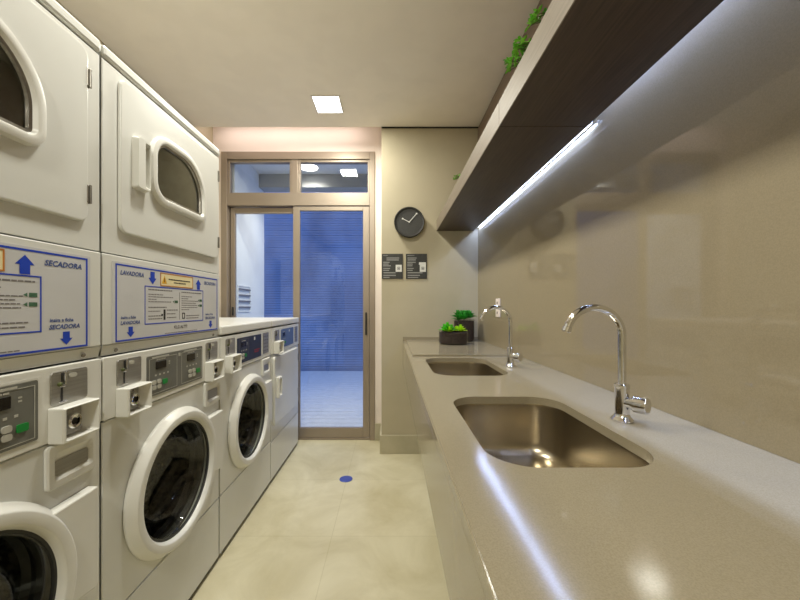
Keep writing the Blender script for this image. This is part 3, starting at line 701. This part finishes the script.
def notice(x0, x1, kind, label):
    z0, z1 = 1.478, 1.690; w = x1-x0; h = z1-z0
    t = thing('notice_board', label, 'sign', (x0, YW, z0), 'black wall notices')
    obj('board', B(0, w, -.006, -.0004, 0, h), 'signblack', t, bevel=.001)
    bm = bmesh.new(); rd = random.Random(21+kind)
    def bars(zt, n, dv, x_, L, hh):
        for k in range(n):
            l = L*(.55+.45*rd.random()); box(bm, x_, x_+l, -.0066, -.0061, zt-k*dv-hh, zt-k*dv)
    bars(h-.012, 1, .01, .012, w*.34, .004)
    bars(h-.032, 2, .016, .040 if kind == 0 else .014, w*.70, .008)
    bars(h-.068, 3, .015, .012, w*.40, .008)
    bars(h-.120, 2, .016, .012, w*.36, .008); bars(h-.156, 1, .014, .014, w*.75, .009); bars(h-.178, 1, .014, .014, w*.9, .009); bars(h-.196, 1, .014, .014, w*.52, .008)
    obj('lettering', bm, 'signgrey', t)
    bm = bmesh.new(); box(bm, w*.66, w*.95, -.0068, -.0061, h*.28, h*.56)
    if kind == 1: box(bm, w*.62, w*.95, -.0068, -.0061, h*.56, h*.66)
    ic = obj('pictogram_square', bm, 'white', t)
    bm = bmesh.new(); frm = [(w*.74, h*.36), (w*.87, h*.36), (w*.87, h*.48), (w*.74, h*.48)]
    strip(bm, [PY(frm, -.0072), PY(offset(frm, -.006), -.0072)]); lathe(capped([(.006, -.0069), (.006, -.0074)]), 'y', (w*.805, 0, h*.42), 16, bm); obj('pictogram', bm, 'ink', ic)
notice(-.078, .100, 0, 'left one of two small black printed notices below the clock')
notice(.126, .304, 1, 'right one of two small black printed notices below the clock')
t = thing('wall_socket', 'white double wall socket plate on the stone wall behind the far tap', 'socket', (XR-.010, 2.29, 1.17))
obj('cover_plate', B(-.007, -.0003, 0, .085, 0, .128), 'outlet', t, bevel=.003)
for z in (.030, .098):
    m_ = obj('socket_insert', B(-.0085, -.0072, .024, .061, z-.018, z+.018), 'outlet', t, bevel=.0005)
    obj('socket_hole', lathe(capped([(.009, -.0086), (.009, -.0095)]), 'x', (0, .0425, z), 16), 'dark', m_)
o = obj('floor_disc', lathe(capped([(.047, .0003), (.047, .0018), (.044, .0028)]), n=40, c=(0, 0, 0)), 'bluedisc', loc=(-.324, 2.45, 0))
tag(o, 'small round blue disc on the beige tile floor', 'floor marker')

# ================================================================== PLANTS
def leaf(bm, base, tip, width, up, curl=.2):
    b = Vector(base); tp_ = Vector(tip); d_ = tp_-b; s = d_.cross(Vector(up))
    if s.length < 1e-6: s = d_.cross(Vector((1, 0, .2)))
    s.normalize(); n = s.cross(d_).normalized(); L = d_.length; rows_ = []
    for k, (f, w) in enumerate([(0, .25), (.3, .8), (.6, 1), (.85, .6), (1, .05)]):
        c = b+d_*f+n*(curl*L*f*(1-f)); hw = width*w/2
        rows_.append([c-s*hw+n*hw*.35, c, c+s*hw+n*hw*.35])
    strip(bm, rows_, close=False)
def rosette(bm, c, R, n_rings, rd, tall=.6):
    for k in range(n_rings):
        f = (k+1)/n_rings; n = 5+2*k
        for j in range(n):
            a = 2*PI*(j+.5*(k % 2))/n+rd.random()*.3; r = R*f*(.9+.2*rd.random()); el = (1-f)*1.1+.15
            tip = (c[0]+math.cos(a)*r*math.cos(el*.7), c[1]+math.sin(a)*r*math.cos(el*.7), c[2]+R*tall*math.sin(el)+.005)
            leaf(bm, c, tip, R*.42, (0, 0, 1), .25)
def glass_pot(t, r, h, soil_h):
    obj('glass_jar', lathe([(0, .0006), (r-.006, .0006), (r, .006), (r, h-.003), (r-.0015, h), (r-.003, h-.003), (r-.003, h-.006)], n=48), 'jarglass', t, smooth=True)
    bm = lathe([(0, .004), (r-.010, .004), (r-.0035, .010), (r-.0035, soil_h), (r-.01, soil_h+.002), (0, soil_h+.006)], n=48)
    obj('soil', bm, 'soil', t, smooth=True)
rd = random.Random(4)
t = thing('succulent_bowl', 'low wide dark soil bowl with yellow-green succulents on the worktop', 'potted plant', (.464, 2.535, CZ+.009))
glass_pot(t, .107, .098, .086)
bm = bmesh.new(); rosette(bm, (-.048, -.03, .088), .066, 4, rd, 1.3); rosette(bm, (-.062, .03, .088), .056, 3, rd, 1.3); rosette(bm, (-.01, .02, .088), .056, 3, rd, 1.2); obj('green_rosette', bm, 'leaf2', t)
bm = bmesh.new(); rosette(bm, (.048, -.03, .088), .058, 4, rd, 1.1); rosette(bm, (-.038, -.062, .092), .044, 3, rd, 1.1); rosette(bm, (.035, .045, .088), .05, 3, rd, 1.0); obj('yellow_rosette', bm, 'leaf1', t)
t = thing('succulent_pot', 'tall dark soil pot with green succulents in the worktop corner', 'potted plant', (.590, 2.750, CZ+.009))
glass_pot(t, .082, .172, .160)
bm = bmesh.new()
for k in range(11):
    a = 2*PI*k/11; r = .05 if k < 9 else .01
    rosette(bm, (r*math.cos(a), r*math.sin(a), .157+.034*rd.random()), .064, 3, rd, 1.15)
obj('rosette', bm, 'leaf3', t)
# trailing plants in the planter shelf, spilling over the front lip
def shelf_plant(y, n, spread, rise, label, seed, over=.03):
    rd = random.Random(seed)
    t = thing('trailing_plant', label, 'potted plant', (.475, y, SZ0+.0222), 'plants on the floating shelf')
    obj('pot', lathe([(0, .0005), (.042, .0005), (.052, .055), (.055, .056), (.055, .062), (.050, .062), (.048, .05), (0, .05)], n=28), 'pot', t, smooth=True)
    bm = bmesh.new(); st = bmesh.new()
    for k in range(n):
        ty = (rd.random()*2-1)*spread; tx = -.088-over*rd.random()-.004; tz = .084+rise*rd.random()
        p0 = Vector((rd.uniform(-.02, .02), rd.uniform(-.02, .02), .05)); p2 = Vector((tx, ty, tz)); p1 = (p0+p2)/2+Vector((0, 0, .05))
        pts = [p0.lerp(p1, f).lerp(p1.lerp(p2, f), f) for f in (0, .25, .5, .75, 1)]
        tube(pts, .0012, 5, st)
        for q in (pts[2], pts[3], pts[4], pts[4]):
            for j in range(2):
                dv = Vector((rd.uniform(-1, .3), rd.uniform(-1, 1), rd.uniform(-.5, .9))).normalized()*rd.uniform(.012, .021)
                leaf(bm, q, q+dv, .009, (0, 0, 1), .3)
    obj('stem', st, 'stem', t); obj('foliage', bm, 'leaf4', t)
shelf_plant(1.04, 15, .06, .034, 'bushy green trailing plant spilling over the shelf lip, the largest clump', 31, .012)
shelf_plant(.905, 6, .03, .028, 'smaller green trailing plant on the near shelf between the two denser clumps', 32, .006)
shelf_plant(.785, 7, .025, .030, 'green trailing plant on the near shelf section closest to the top of the picture', 33, .008)
shelf_plant(1.98, 5, .045, .014, 'sparse grey-green trailing plant on the far shelf section', 34, .004)
